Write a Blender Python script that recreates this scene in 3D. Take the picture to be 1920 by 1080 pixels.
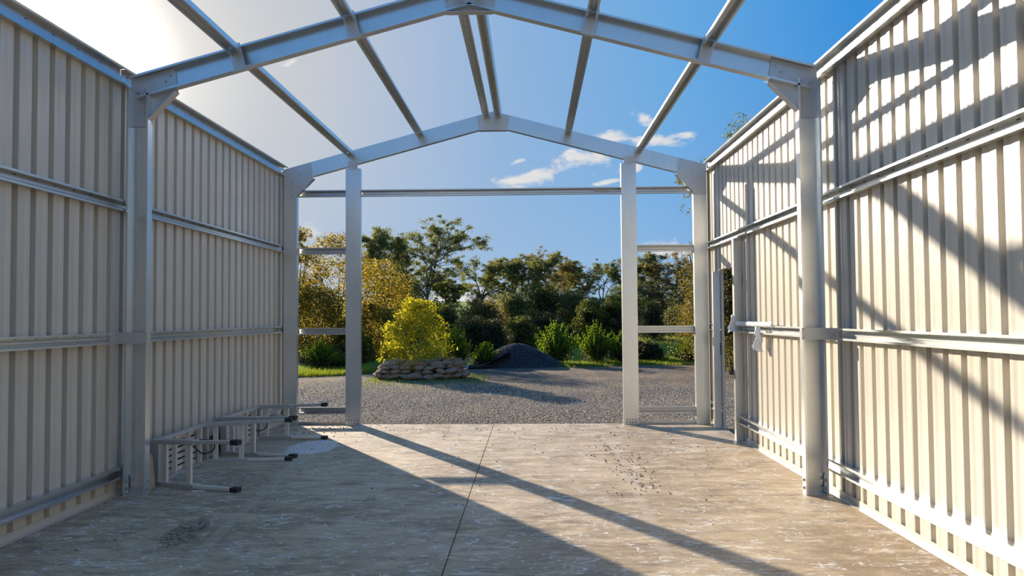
import bpy, bmesh, math, random
import numpy as np
from mathutils import Vector, Matrix, Euler, noise

random.seed(7); RNG = np.random.default_rng(7)
for o in list(bpy.data.objects): bpy.data.objects.remove(o)
S = bpy.context.scene
COL = S.collection

# ------------------------------------------------------------------ camera
cam_d = bpy.data.cameras.new('camera'); cam = bpy.data.objects.new('camera', cam_d); COL.objects.link(cam)
F = 1377.15; PITCH, YAW, ROLL, CY = 0.0325, 0.0257, 0.007, 548.5
CAM = Vector((0.5102, 0.0, 1.5))
cam.location = CAM
fw = Vector((-math.sin(YAW)*math.cos(PITCH), math.cos(YAW)*math.cos(PITCH), math.sin(PITCH)))
rt = Vector((math.cos(YAW), math.sin(YAW), 0)); up = rt.cross(fw)
r2 = math.cos(ROLL)*rt - math.sin(ROLL)*up; u2 = math.sin(ROLL)*rt + math.cos(ROLL)*up
cam.matrix_world = Matrix(((r2.x, u2.x, -fw.x, CAM.x), (r2.y, u2.y, -fw.y, CAM.y), (r2.z, u2.z, -fw.z, CAM.z), (0, 0, 0, 1)))
cam_d.sensor_width = 36; cam_d.lens = 36*F/1920; cam_d.shift_y = (CY-540)/1920
cam_d.clip_end = 1000
S.camera = cam

# ------------------------------------------------------------------ exposure
S.view_settings.view_transform = 'Standard'; S.view_settings.look = 'None'
S.view_settings.gamma = 1; S.view_settings.exposure = 0.0; S.view_settings.use_curve_mapping = False

# ------------------------------------------------------------------ sun and sky
SUN_AZ, SUN_EL = math.radians(-33.3), math.radians(17.0)
SD = Vector((math.sin(SUN_AZ)*math.cos(SUN_EL), math.cos(SUN_AZ)*math.cos(SUN_EL), math.sin(SUN_EL)))
sd = bpy.data.lights.new('sun', 'SUN'); sd.energy = 10.2; sd.angle = math.radians(0.6); sd.color = (1.0, .87, .70)
so = bpy.data.objects.new('sun', sd); COL.objects.link(so); so.rotation_euler = SD.to_track_quat('Z', 'Y').to_euler()
so.location = (-6, 14, 9)

class NT:
    def __init__(s, tree): s.t = tree; s.n = tree.nodes; s.l = tree.links
    def new(s, k, **kw):
        n = s.n.new(k)
        for a, b in kw.items(): setattr(n, a, b)
        return n
    def put(s, sock, v):
        if v is None: return
        if hasattr(v, 'is_output'): s.l.new(v, sock)
        else: sock.default_value = v
    def math(s, op, a, b=None, c=None, clamp=False):
        n = s.new('ShaderNodeMath', operation=op, use_clamp=clamp)
        s.put(n.inputs[0], a); s.put(n.inputs[1], b); s.put(n.inputs[2], c); return n.outputs[0]
    def mix(s, f, a, b, blend='MIX'):
        n = s.new('ShaderNodeMix', data_type='RGBA', blend_type=blend); n.clamp_factor = True
        s.put(n.inputs[0], f); s.put(n.inputs[6], a); s.put(n.inputs[7], b); return n.outputs[2]
    def noise(s, vec, scale, detail=4, rough=.5, dist=0):
        n = s.new('ShaderNodeTexNoise'); s.put(n.inputs['Vector'], vec); n.inputs['Scale'].default_value = scale
        n.inputs['Detail'].default_value = detail; n.inputs['Roughness'].default_value = rough
        n.inputs['Distortion'].default_value = dist; return n.outputs[0]
    def ramp(s, f, stops, interp='LINEAR'):
        n = s.new('ShaderNodeValToRGB'); s.put(n.inputs[0], f); e = n.color_ramp.elements; n.color_ramp.interpolation = interp
        while len(e) < len(stops): e.new(.5)
        for i, (p, c) in enumerate(stops):
            e[i].position = p; e[i].color = (*c, 1) if len(c) == 3 else c
        return n.outputs[0]
    def step(s, v, a, b):
        n = s.new('ShaderNodeMapRange', interpolation_type='SMOOTHSTEP'); s.put(n.inputs[0], v)
        n.inputs[1].default_value = a; n.inputs[2].default_value = b; return n.outputs[0]
    def mapping(s, vec, scale=(1, 1, 1), rot=(0, 0, 0), loc=(0, 0, 0)):
        n = s.new('ShaderNodeMapping'); s.put(n.inputs[0], vec); n.inputs['Scale'].default_value = scale
        n.inputs['Rotation'].default_value = rot; n.inputs['Location'].default_value = loc; return n.outputs[0]

W = bpy.data.worlds.new('World'); S.world = W; W.use_nodes = True
t = NT(W.node_tree); t.n.clear()
tc = t.new('ShaderNodeTexCoord').outputs['Generated']
sep = t.new('ShaderNodeSeparateXYZ'); t.put(sep.inputs[0], tc); X, Y, Z = sep.outputs
dp = t.new('ShaderNodeVectorMath', operation='DOT_PRODUCT'); t.put(dp.inputs[0], tc); dp.inputs[1].default_value = SD
ang = t.math('DIVIDE', t.math('ARCCOSINE', t.math('MINIMUM', dp.outputs['Value'], .99999)), math.pi)   # 0..1 = 0..180 deg
sky = t.ramp(ang, [(0, (.80, .74, .66)), (.05, (.67, .66, .65)), (.09, (.56, .59, .64)), (.125, (.42, .52, .68)), (.17, (.26, .44, .71)), (.235, (.13, .39, .75)),
                   (.30, (.028, .27, .71)), (.37, (.035, .25, .70)), (.6, (.07, .27, .64)), (1, (.24, .40, .60))])
hz = t.math('POWER', t.math('SUBTRACT', 1, t.math('ABSOLUTE', Z), clamp=True), 6.5)
sky = t.mix(t.math('MULTIPLY', hz, .72), sky, (.46, .60, .76, 1))
glow = t.math('POWER', t.math('SUBTRACT', 1, t.math('MULTIPLY', ang, 12.5), clamp=True), 2.2)
glow2 = t.math('POWER', t.math('SUBTRACT', 1, t.math('MULTIPLY', ang, 22), clamp=True), 2.0)
gc = t.mix(1, t.mix(glow, (0, 0, 0, 1), (.9, .84, .74, 1)), t.mix(glow2, (0, 0, 0, 1), (5, 4.4, 3.4, 1)), 'ADD')
sky = t.mix(1, sky, gc, 'ADD')
ypos = t.math('MAXIMUM', Y, .05)
U = t.math('DIVIDE', X, ypos); V = t.math('DIVIDE', Z, ypos)
blobs = [(1000, 333, 78, 17, .05), (1040, 325, 40, 14, .1), (1120, 300, 75, 26, -.1), (1145, 262, 50, 13, .1), (1245, 268, 62, 14, -.15), (1290, 258, 26, 9, 0),
         (1205, 222, 22, 14, -.6), (1140, 345, 24, 5, 0), (1190, 318, 14, 9, 0), (1452, 158, 22, 12, 0), (880, 585, 60, 45, 0), (830, 560, 60, 30, 0),
         (1240, 480, 60, 22, 0), (575, 430, 25, 18, 0), (540, 108, 16, 5, .3), (970, 305, 16, 5, .2)]
mask = None
for px, py, rx, ry, sl in blobs:
    cu, cv = (px-995)/F, (596-py)/F
    du = t.math('SUBTRACT', U, cu); dv = t.math('SUBTRACT', V, cv)
    dv = t.math('SUBTRACT', dv, t.math('MULTIPLY', du, sl+.12))
    a = t.math('POWER', t.math('MULTIPLY', du, F/rx/1.35), 2); b = t.math('POWER', t.math('MULTIPLY', dv, F/ry/1.35), 2)
    m = t.math('SUBTRACT', 1, t.math('SQRT', t.math('ADD', a, b)), clamp=True)
    mask = m if mask is None else t.math('MAXIMUM', mask, m)
cv3 = t.new('ShaderNodeCombineXYZ'); t.put(cv3.inputs[0], U); t.put(cv3.inputs[1], V)
nz = t.noise(t.mapping(cv3.outputs[0], (1, 1.7, 1), (0, 0, .35)), 22, 9, .62, .5)
nz2 = t.noise(cv3.outputs[0], 9, 3, .5)
cl = t.step(t.math('ADD', t.math('MULTIPLY', mask, .75), t.math('MULTIPLY', t.math('SUBTRACT', nz, .5), 2.6)), .14, .72)
cl = t.math('MULTIPLY', cl, t.step(mask, 0, .12)); cl = t.math('MULTIPLY', cl, t.step(Y, .05, .2))
cl = t.math('MULTIPLY', cl, .93)
sky = t.mix(cl, sky, t.mix(nz, (.52, .56, .63, 1), (.98, .93, .86, 1)))
below = t.step(Z, -.01, -.06)
sky = t.mix(below, sky, (.16, .16, .10, 1))
bg = t.new('ShaderNodeBackground'); t.put(bg.inputs[0], sky); bg.inputs[1].default_value = 1.0
wo = t.new('ShaderNodeOutputWorld'); t.l.new(bg.outputs[0], wo.inputs[0])

# ------------------------------------------------------------------ helpers
def at(px, Yd):                # world x of a photograph column at depth Yd
    return CAM.x + (px-995.4)/F*Yd
def zt(py, Yd): return CAM.z + (594-py)/F*Yd

class MB:
    def __init__(s): s.v = []; s.f = []
    def add(s, vs, fs):
        b = len(s.v); s.v += [tuple(v) for v in vs]; s.f += [tuple(b+i for i in f) for f in fs]; return s
    def box(s, c, d, rot=None):
        x, y, z = d[0]/2, d[1]/2, d[2]/2
        vs = [Vector(p) for p in [(-x,-y,-z),(x,-y,-z),(x,y,-z),(-x,y,-z),(-x,-y,z),(x,-y,z),(x,y,z),(-x,y,z)]]
        if rot is not None:
            M = rot if isinstance(rot, Matrix) else Euler(rot).to_matrix()
            vs = [M @ v for v in vs]
        c = Vector(c)
        return s.add([c+v for v in vs], [(0,3,2,1),(4,5,6,7),(0,1,5,4),(1,2,6,5),(2,3,7,6),(3,0,4,7)])
    def rod(s, a, b, r, n=8, r2=None):
        a, b = Vector(a), Vector(b); d = (b-a).normalized(); r2 = r if r2 is None else r2
        u = d.orthogonal().normalized(); w = d.cross(u)
        vs = []
        for k in range(n):
            e = u*math.cos(2*math.pi*k/n)+w*math.sin(2*math.pi*k/n); vs += [a+e*r, b+e*r2]
        fs = [(2*k, 2*((k+1) % n), 2*((k+1) % n)+1, 2*k+1) for k in range(n)]
        fs += [tuple(2*k for k in reversed(range(n))), tuple(2*k+1 for k in range(n))]
        return s.add(vs, fs)
    def extrude(s, poly, A, B, Uv, Vv):
        A, B, Uv, Vv = map(Vector, (A, B, Uv, Vv)); n = len(poly)
        vs = [A+Uv*p[0]+Vv*p[1] for p in poly]+[B+Uv*p[0]+Vv*p[1] for p in poly]
        fs = [(i, (i+1) % n, n+(i+1) % n, n+i) for i in range(n)]
        # caps as quads between the two offset lines of the strip
        h = n//2
        for i in range(h-1):
            fs.append((i, n-1-i, n-2-i, i+1)); fs.append((n+i, n+i+1, n+n-2-i, n+n-1-i))
        return s.add(vs, fs)
    def build(s, name, mat, parent=None, smooth=False, bevel=0, fixn=True):
        me = bpy.data.meshes.new(name); me.from_pydata(s.v, [], s.f)
        if fixn:
            bm = bmesh.new(); bm.from_mesh(me); bmesh.ops.recalc_face_normals(bm, faces=bm.faces); bm.to_mesh(me); bm.free()
        if smooth: me.polygons.foreach_set('use_smooth', [True]*len(me.polygons))
        me.materials.append(mat)
        o = bpy.data.objects.new(name, me); COL.objects.link(o)
        if bevel:
            b = o.modifiers.new('bevel', 'BEVEL'); b.width = bevel; b.segments = 2; b.limit_method = 'ANGLE'
        if parent: o.parent = parent
        return o

def strip(pts, th):            # a thin folded sheet: open polyline -> closed outline
    P = [Vector(p) for p in pts]; L = []; R = []
    for i, p in enumerate(P):
        ns = []
        if i > 0: d = (P[i]-P[i-1]).normalized(); ns.append(Vector((-d.y, d.x)))
        if i < len(P)-1: d = (P[i+1]-P[i]).normalized(); ns.append(Vector((-d.y, d.x)))
        n = sum(ns, Vector((0, 0))).normalized(); k = th/2/max(.35, n.dot(ns[0]))
        L.append(p+n*k); R.append(p-n*k)
    return [tuple(a) for a in L]+[tuple(a) for a in reversed(R)]

def tag(o, label=None, cat=None, group=None, kind=None):
    if label: o['label'] = label
    if cat: o['category'] = cat
    if group: o['group'] = group
    if kind: o['kind'] = kind
    return o
def empty(name, loc=(0, 0, 0), rz=0, **k):
    o = bpy.data.objects.new(name, None); COL.objects.link(o); o.location = loc; o.rotation_euler = (0, 0, rz); o.empty_display_size = .1
    return tag(o, **k)
def copy_tree(o, parent=None):
    c = o.copy(); COL.objects.link(c)
    if parent: c.parent = parent
    for ch in list(o.children): copy_tree(ch, c)
    return c
def np_mesh(name, verts, faces, mat, parent=None, k=4, smooth=False):
    me = bpy.data.meshes.new(name); nv, nf = len(verts), len(faces)
    me.vertices.add(nv); me.vertices.foreach_set('co', np.asarray(verts, dtype=np.float32).ravel())
    me.loops.add(nf*k); me.loops.foreach_set('vertex_index', np.asarray(faces, dtype=np.int32).ravel())
    me.polygons.add(nf); me.polygons.foreach_set('loop_start', np.arange(0, nf*k, k, dtype=np.int32))
    try: me.polygons.foreach_set('loop_total', np.full(nf, k, dtype=np.int32))
    except Exception: pass
    if smooth: me.polygons.foreach_set('use_smooth', np.ones(nf, dtype=bool))
    me.update(calc_edges=True); me.validate()
    me.materials.append(mat)
    o = bpy.data.objects.new(name, me); COL.objects.link(o)
    if parent: o.parent = parent
    return o

# ------------------------------------------------------------------ materials
def mat(name):
    m = bpy.data.materials.new(name); m.use_nodes = True; t = NT(m.node_tree); t.n.clear()
    b = t.new('ShaderNodeBsdfPrincipled'); o = t.new('ShaderNodeOutputMaterial'); t.l.new(b.outputs[0], o.inputs[0])
    return m, t, b, o
def bump(t, b, h, strength=.3, dist=.01):
    n = t.new('ShaderNodeBump'); t.put(n.inputs['Height'], h); n.inputs['Strength'].default_value = strength
    n.inputs['Distance'].default_value = dist; t.l.new(n.outputs[0], b.inputs['Normal'])
def simple(name, col, rough=.5, metal=0, var=.12, scale=9):
    m, t, b, o = mat(name); oc = t.new('ShaderNodeTexCoord').outputs['Object']
    n = t.noise(oc, scale, 4)
    c = t.mix(n, tuple(x*(1-var) for x in col)+(1,), tuple(min(1, x*(1+var)) for x in col)+(1,))
    t.put(b.inputs['Base Color'], c); b.inputs['Roughness'].default_value = rough; b.inputs['Metallic'].default_value = metal
    return m
def galv(name, lo=.44, hi=.60, rough=.36, metal=.82, tint=(1, 1.0, .985)):
    m, t, b, o = mat(name); g = t.new('ShaderNodeNewGeometry').outputs['Position']
    v = t.new('ShaderNodeTexVoronoi'); t.put(v.inputs['Vector'], g); v.inputs['Scale'].default_value = 85
    vs = t.new('ShaderNodeSeparateColor'); t.put(vs.inputs[0], v.outputs['Color'])
    n = t.noise(g, 3.5, 5, .6); st = t.noise(t.mapping(g, (14, 14, 1.2)), 1.5, 3)
    f = t.math('ADD', t.math('MULTIPLY', vs.outputs[0], .14), t.math('MULTIPLY', n, .5)); f = t.math('ADD', f, t.math('MULTIPLY', st, .36))
    c = t.mix(f, tuple(lo*x for x in tint)+(1,), tuple(hi*x for x in tint)+(1,))
    t.put(b.inputs['Base Color'], c); b.inputs['Metallic'].default_value = metal
    t.put(b.inputs['Roughness'], t.math('ADD', rough-.04, t.math('MULTIPLY', n, .08)))
    return m
M = {}
M['galv'] = galv('galvanised_steel', .66, .88, .30, .90, (.97, 1.0, 1.0))
M['galv_thin'] = galv('rolled_galvanised', .50, .70, .32, .92, (.98, 1.0, 1.0))
M['galv_dull'] = galv('dull_zinc_plate', .55, .72, .42, .5)
M['bolt'] = galv('zinc_bolt', .5, .65, .3, .9)
M['alu'] = galv('mill_aluminium', .48, .62, .42, .7, (1, .98, .95))
M['alu_pale'] = galv('pale_aluminium', .62, .74, .5, .35, (1, .95, .86))
M['black'] = simple('black_rubber', (.014, .014, .015), .6)
M['dark'] = simple('dark_slot', (.03, .03, .032), .7)
# painted cladding
m, t, b, o = mat('painted_cladding'); g = t.new('ShaderNodeNewGeometry').outputs['Position']
n = t.noise(t.mapping(g, (1.0, 3, .45)), 2.2, 4); n2 = t.noise(g, 30, 3)
c = t.mix(n, (.51, .47, .395, 1), (.60, .555, .47, 1)); c = t.mix(t.math('MULTIPLY', n2, .15), c, (.40, .36, .30, 1))
t.put(b.inputs['Base Color'], c); t.put(b.inputs['Roughness'], t.math('ADD', .27, t.math('MULTIPLY', n, .06)))
b.inputs['Specular IOR Level'].default_value = .75
bump(t, b, t.noise(t.mapping(g, (1, 1.2, 1.0)), 2.8, 3), .25, .02)
M['clad'] = m
# concrete
m, t, b, o = mat('concrete_slab'); g = t.new('ShaderNodeNewGeometry').outputs['Position']
big = t.noise(g, .8, 5, .6, .4); mid = t.noise(t.mapping(g, (1, 2.6, 1)), 3.2, 7, .68, .6); fine = t.noise(g, 55, 6, .7)
c = t.mix(t.step(big, .36, .66), (0.287, 0.207, 0.126, 1), (0.481, 0.373, 0.247, 1))
c = t.mix(t.step(mid, .48, .72), c, (0.641, 0.497, 0.330, 1)); c = t.mix(t.math('MULTIPLY', t.step(mid, .47, .32), .8), c, (0.174, 0.125, 0.078, 1))
c = t.mix(t.math('MULTIPLY', t.step(fine, .45, .75), .35), c, (0.628, 0.485, 0.320, 1))
strk = t.noise(t.mapping(g, (3.2, 12, 1), (0, 0, .55)), 1.0, 6, .7, .5)
c = t.mix(t.math('MULTIPLY', t.step(strk, .54, .68), .45), c, (0.630, 0.517, 0.370, 1))
strk2 = t.noise(t.mapping(g, (3.5, 8, 1), (0, 0, -.5), (3, 1, 0)), 1.0, 6, .7, .8)
c = t.mix(t.math('MULTIPLY', t.step(strk2, .55, .68), .6), c, (0.160, 0.106, 0.063, 1))
# white chalky scratches: thin curved contours of noise broken by another noise
def scratch(rot, sc, off, wd, thr):
    q = t.mapping(g, (sc, sc*3.2, 1), (0, 0, rot), off); a = t.noise(q, 1.0, 2, .5, 1.2)
    line = t.step(t.math('ABSOLUTE', t.math('SUBTRACT', a, .5)), wd*1.5, wd*.5)
    br = t.step(t.noise(t.mapping(g, (1, 1, 1), (0, 0, 0), off), 3.2, 4, .7), thr-.06, thr)
    return t.math('MULTIPLY', line, br)
sc = t.math('MAXIMUM', scratch(.5, 2.2, (0, 0, 0), .010, .55), scratch(-.9, 3.0, (4, 2, 0), .009, .57))
sc = t.math('MAXIMUM', sc, scratch(1.3, 2.6, (9, 5, 0), .008, .57)); sc = t.math('MAXIMUM', sc, scratch(.1, 4.0, (2, 11, 0), .012, .6))
c = t.mix(t.math('MULTIPLY', sc, .9), c, (.72, .70, .66, 1))
chalk = t.step(t.noise(t.mapping(g, (5, 12, 1), (0, 0, .3)), 1, 7, .75, .4), .63, .76)
c = t.mix(t.math('MULTIPLY', chalk, .4), c, (0.693, 0.609, 0.490, 1))
# splattered white paint patch, trowel strips and tyre dirt with their own outlines
spx = t.new('ShaderNodeSeparateXYZ'); t.put(spx.inputs[0], g); GX, GY = spx.outputs[0], spx.outputs[1]
def ell(cx, cy, rx, ry, sl=0):
    dx = t.math('SUBTRACT', GX, cx); dy = t.math('SUBTRACT', t.math('SUBTRACT', GY, cy), t.math('MULTIPLY', dx, sl))
    return t.math('SQRT', t.math('ADD', t.math('POWER', t.math('DIVIDE', dx, rx), 2), t.math('POWER', t.math('DIVIDE', dy, ry), 2)))
def seg(x0, y0, x1, y1, wd, soft=.25):
    L = math.hypot(x1-x0, y1-y0); ux, uy = (x1-x0)/L, (y1-y0)/L
    dx = t.math('SUBTRACT', GX, x0); dy = t.math('SUBTRACT', GY, y0)
    along = t.math('ADD', t.math('MULTIPLY', dx, ux), t.math('MULTIPLY', dy, uy))
    ac = t.math('ABSOLUTE', t.math('SUBTRACT', t.math('MULTIPLY', dx, -uy), t.math('MULTIPLY', dy, -ux)))
    s = t.step(ac, wd, wd*(1-soft)); s = t.math('MULTIPLY', s, t.step(along, -.05, .1)); return t.math('MULTIPLY', s, t.step(along, L+.05, L-.1))
s1 = t.math('MAXIMUM', seg(-2.02, 8.4, -1.62, 4.6, .05), seg(1.47, 9.0, 1.35, 4.6, .045))
c = t.mix(t.math('MULTIPLY', s1, .38), c, (.50, .42, .33, 1))
e = t.math('ADD', ell(-2.03, 8.53, .29, .50), t.math('MULTIPLY', t.math('SUBTRACT', t.noise(g, 9, 4), .5), .6))
pm = t.step(e, 1.0, .9); spk = t.step(t.noise(g, 48, 4, .8), .46, .53)
c = t.mix(t.math('MULTIPLY', t.math('MULTIPLY', pm, spk), .92), c, (.84, .87, .92, 1))
tr = t.math('MAXIMUM', seg(1.32, 9.4, 1.40, 7.8, .05, .8), seg(1.42, 7.5, 1.50, 6.5, .09, .9))
tr = t.math('MULTIPLY', tr, t.step(t.noise(g, 14, 5, .7), .47, .6))
c = t.mix(t.math('MULTIPLY', tr, .85), c, (.10, .07, .045, 1))
dk = t.math('MULTIPLY', t.step(t.math('ADD', ell(-1.93, 5.15, .16, .42, -.6), t.math('MULTIPLY', t.noise(g, 11, 4), .5)), 1.25, .9), t.step(t.noise(g, 25, 4, .7), .42, .58))
c = t.mix(t.math('MULTIPLY', dk, .85), c, (.03, .028, .026, 1))
t.put(b.inputs['Base Color'], c); t.put(b.inputs['Roughness'], t.math('ADD', .42, t.math('MULTIPLY', mid, .35)))
bump(t, b, t.math('ADD', t.math('MULTIPLY', fine, .3), mid), .25, .006)
M['concrete'] = m

# ------------------------------------------------------------------ the shed's fixed measures (metres)
YF, YN, BAY = 10.23, 6.23, 4.0
PLANES = [YF, YN, YN-BAY, YN-2*BAY]
XO, XI = 2.965, 2.78            # outer and inner faces of the wall columns
ZE, ZA = 3.594, 4.383           # steel line at the eave and at the ridge
SLOPE = (ZA-ZE)/XO; SA = math.atan(SLOPE)
YEND = YF+.24                   # where the side cladding stops in front

# floor -------------------------------------------------------------
floor = empty('floor', (0, 0, 0), kind='structure', label='stained concrete slab with saw cut joints under the open shed frame')
ys = [(-1.9, 2.2, .0015), (2.2, 6.205, .0015), (6.205, 10.31, 0)]
for (y0, y1, gp) in ys:
    for (x0, x1) in ((-3.06, -.024), (-.017, 3.06)):
        MB().box(((x0+x1)/2, (y0+y1)/2, -.06), (x1-x0, y1-y0-.003, .12)).build('slab_panel', M['concrete'], floor, bevel=.002)
MB().box((0, 4.2, -.10), (6.08, 12.15, .10)).build('slab_base', M['dark'], floor)

# cladding ----------------------------------------------------------
PITCHR = .19
def rib_profile(y0, y1):        # (y, outward offset) of ribbed cladding between y0 and y1
    base = [(0, 0), (.030, 0), (.064, .0028), (.068, .0028), (.095, 0), (.120, 0), (.126, .037), (.177, .037), (.183, 0)]
    k0 = math.floor((y0-20)/PITCHR)-1; pts = []
    k = k0
    while 20+k*PITCHR < y1+.2:
        for a, d in base: pts.append((20+k*PITCHR+a, d))
        k += 1
    out = []
    for (a, da), (bb, db) in zip(pts, pts[1:]):
        if bb <= y0 or a >= y1: continue
        def ip(y): return da+(db-da)*(y-a)/(bb-a)
        if not out: out.append((max(a, y0), ip(max(a, y0))))
        out.append((min(bb, y1), ip(min(bb, y1))))
    return out
def sheet(side, y0, y1, z0, z1, parent):
    pr = strip(rib_profile(y0, y1), .0012)
    x0 = side*3.045
    mb = MB(); mb.extrude(pr, (x0, 0, z0), (x0, 0, z1), (0, 1, 0), (side, 0, 0))
    return mb.build('sheet', M['clad'], parent)
DY0, DY1, DZ = 8.97, 9.86, 2.10
def sheets(side, parent):
    y = -1.85; n = 0
    edges = [y]
    while y < YEND:
        y = min(y+.76, YEND); edges.append(y)
    for a, bb in zip(edges, edges[1:]):
        bb2 = min(bb+.002, YEND)
        if side > 0:
            cuts = sorted({a, bb2} | {q for q in (DY0, DY1) if a < q < bb2})
            for c0, c1 in zip(cuts, cuts[1:]):
                inside = c0 >= DY0-1e-6 and c1 <= DY1+1e-6
                sheet(side, c0, c1, DZ if inside else .012, 3.62, parent)
        else: sheet(side, a, bb2, .012, 3.62, parent)
walls = {}
for side, nm in ((-1, 'left'), (1, 'right')):
    w = empty('wall_'+nm, (0, 0, 0), kind='structure', label='ribbed beige steel cladding of the shed, %s side' % nm); walls[side] = w
    sheets(side, w)
    ranges = [(-1.85, YEND)] if side < 0 else [(-1.85, DY0-.03), (DY1+.03, YEND)]
    for a, bb in ranges:          # base angle and the folded corner strip
        mb = MB(); mb.extrude(strip([(0, .055), (0, .004), (-.045, .004)], .002), (side*3.04, a, 0), (side*3.04, bb, 0), (side, 0, 0), (0, 0, 1))
        mb.build('base_angle', M['clad'], w)
    mb = MB(); mb.extrude(strip([(-.02, -.055), (-.02, .004), (.05, .004)], .002), (side*3.035, YEND, .01), (side*3.035, YEND, 3.62), (side, 0, 0), (0, 1, 0))
    mb.build('corner_strip', M['clad'], w)
w = walls[1]
mb = MB(); mb.extrude(strip([(-.045, 0), (.04, 0)], .003), (3.045, DY0, DZ), (3.045, DY1, DZ), (1, 0, 0), (0, 0, 1)); mb.build('opening_head_strip', M['clad'], w)

# channels ----------------------------------------------------------
def chan_profile(h, d, lip=.014, th=.003):   # web along u (height h), flanges to +v
    return strip([(-h/2+lip, d), (-h/2, d), (-h/2, 0), (h/2, 0), (h/2, d), (h/2-lip, d)], th)
GP = strip([(-.031, .064), (-.047, .064), (-.044, 0), (-.014, 0), (-.010, .006), (.010, .006), (.014, 0), (.044, 0), (.047, .064), (.031, .064)], .002)   # lipped girt, mouth to +v
GPE = strip([(-.060, .058), (-.074, .062), (-.070, .0), (.070, .0), (.074, .062), (.060, .058)], .003)
def hat(name, A, B, Uv, Vv, label, group, prof=GP, slots=.22, sw=.03, m='galv_thin'):
    A, B, Uv, Vv = map(Vector, (A, B, Uv, Vv)); mid = (A+B)/2
    root = empty(name, mid, label=label, cat='beam', group=group)
    mb = MB(); mb.extrude(prof, A-mid, B-mid, Uv, Vv); mb.build('channel', M[m], root)
    if slots:
        L = (B-A).length; d = (B-A).normalized(); mb = MB(); k = .1
        n3 = Vv.normalized()
        while k < L-.05:
            p = A-mid+d*k+Vv*(.002)+Uv*.028
            R3 = Matrix((d, Uv, n3)).transposed()
            mb.box(p, (sw, .006, .0016), R3); k += slots
        s_ = mb.build('slot', M['dark'], root); tag(s_, kind='stuff')
    return root
def bolts(parent, pts, axis=(0, -1, 0), r=.009, mt='bolt'):
    ax = Vector(axis); first = None
    for p in pts:
        if first is None:
            mb = MB(); mb.rod((0, 0, 0), ax*.003, r*1.55, 12); mb.rod((0, 0, 0), ax*.011, r, 6); mb.rod(ax*.011, ax*.018, r*.55, 8)
            o = mb.build('bolt', M[mt], parent); first = o
        else:
            o = first.copy(); COL.objects.link(o)
        o.location = p

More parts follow.
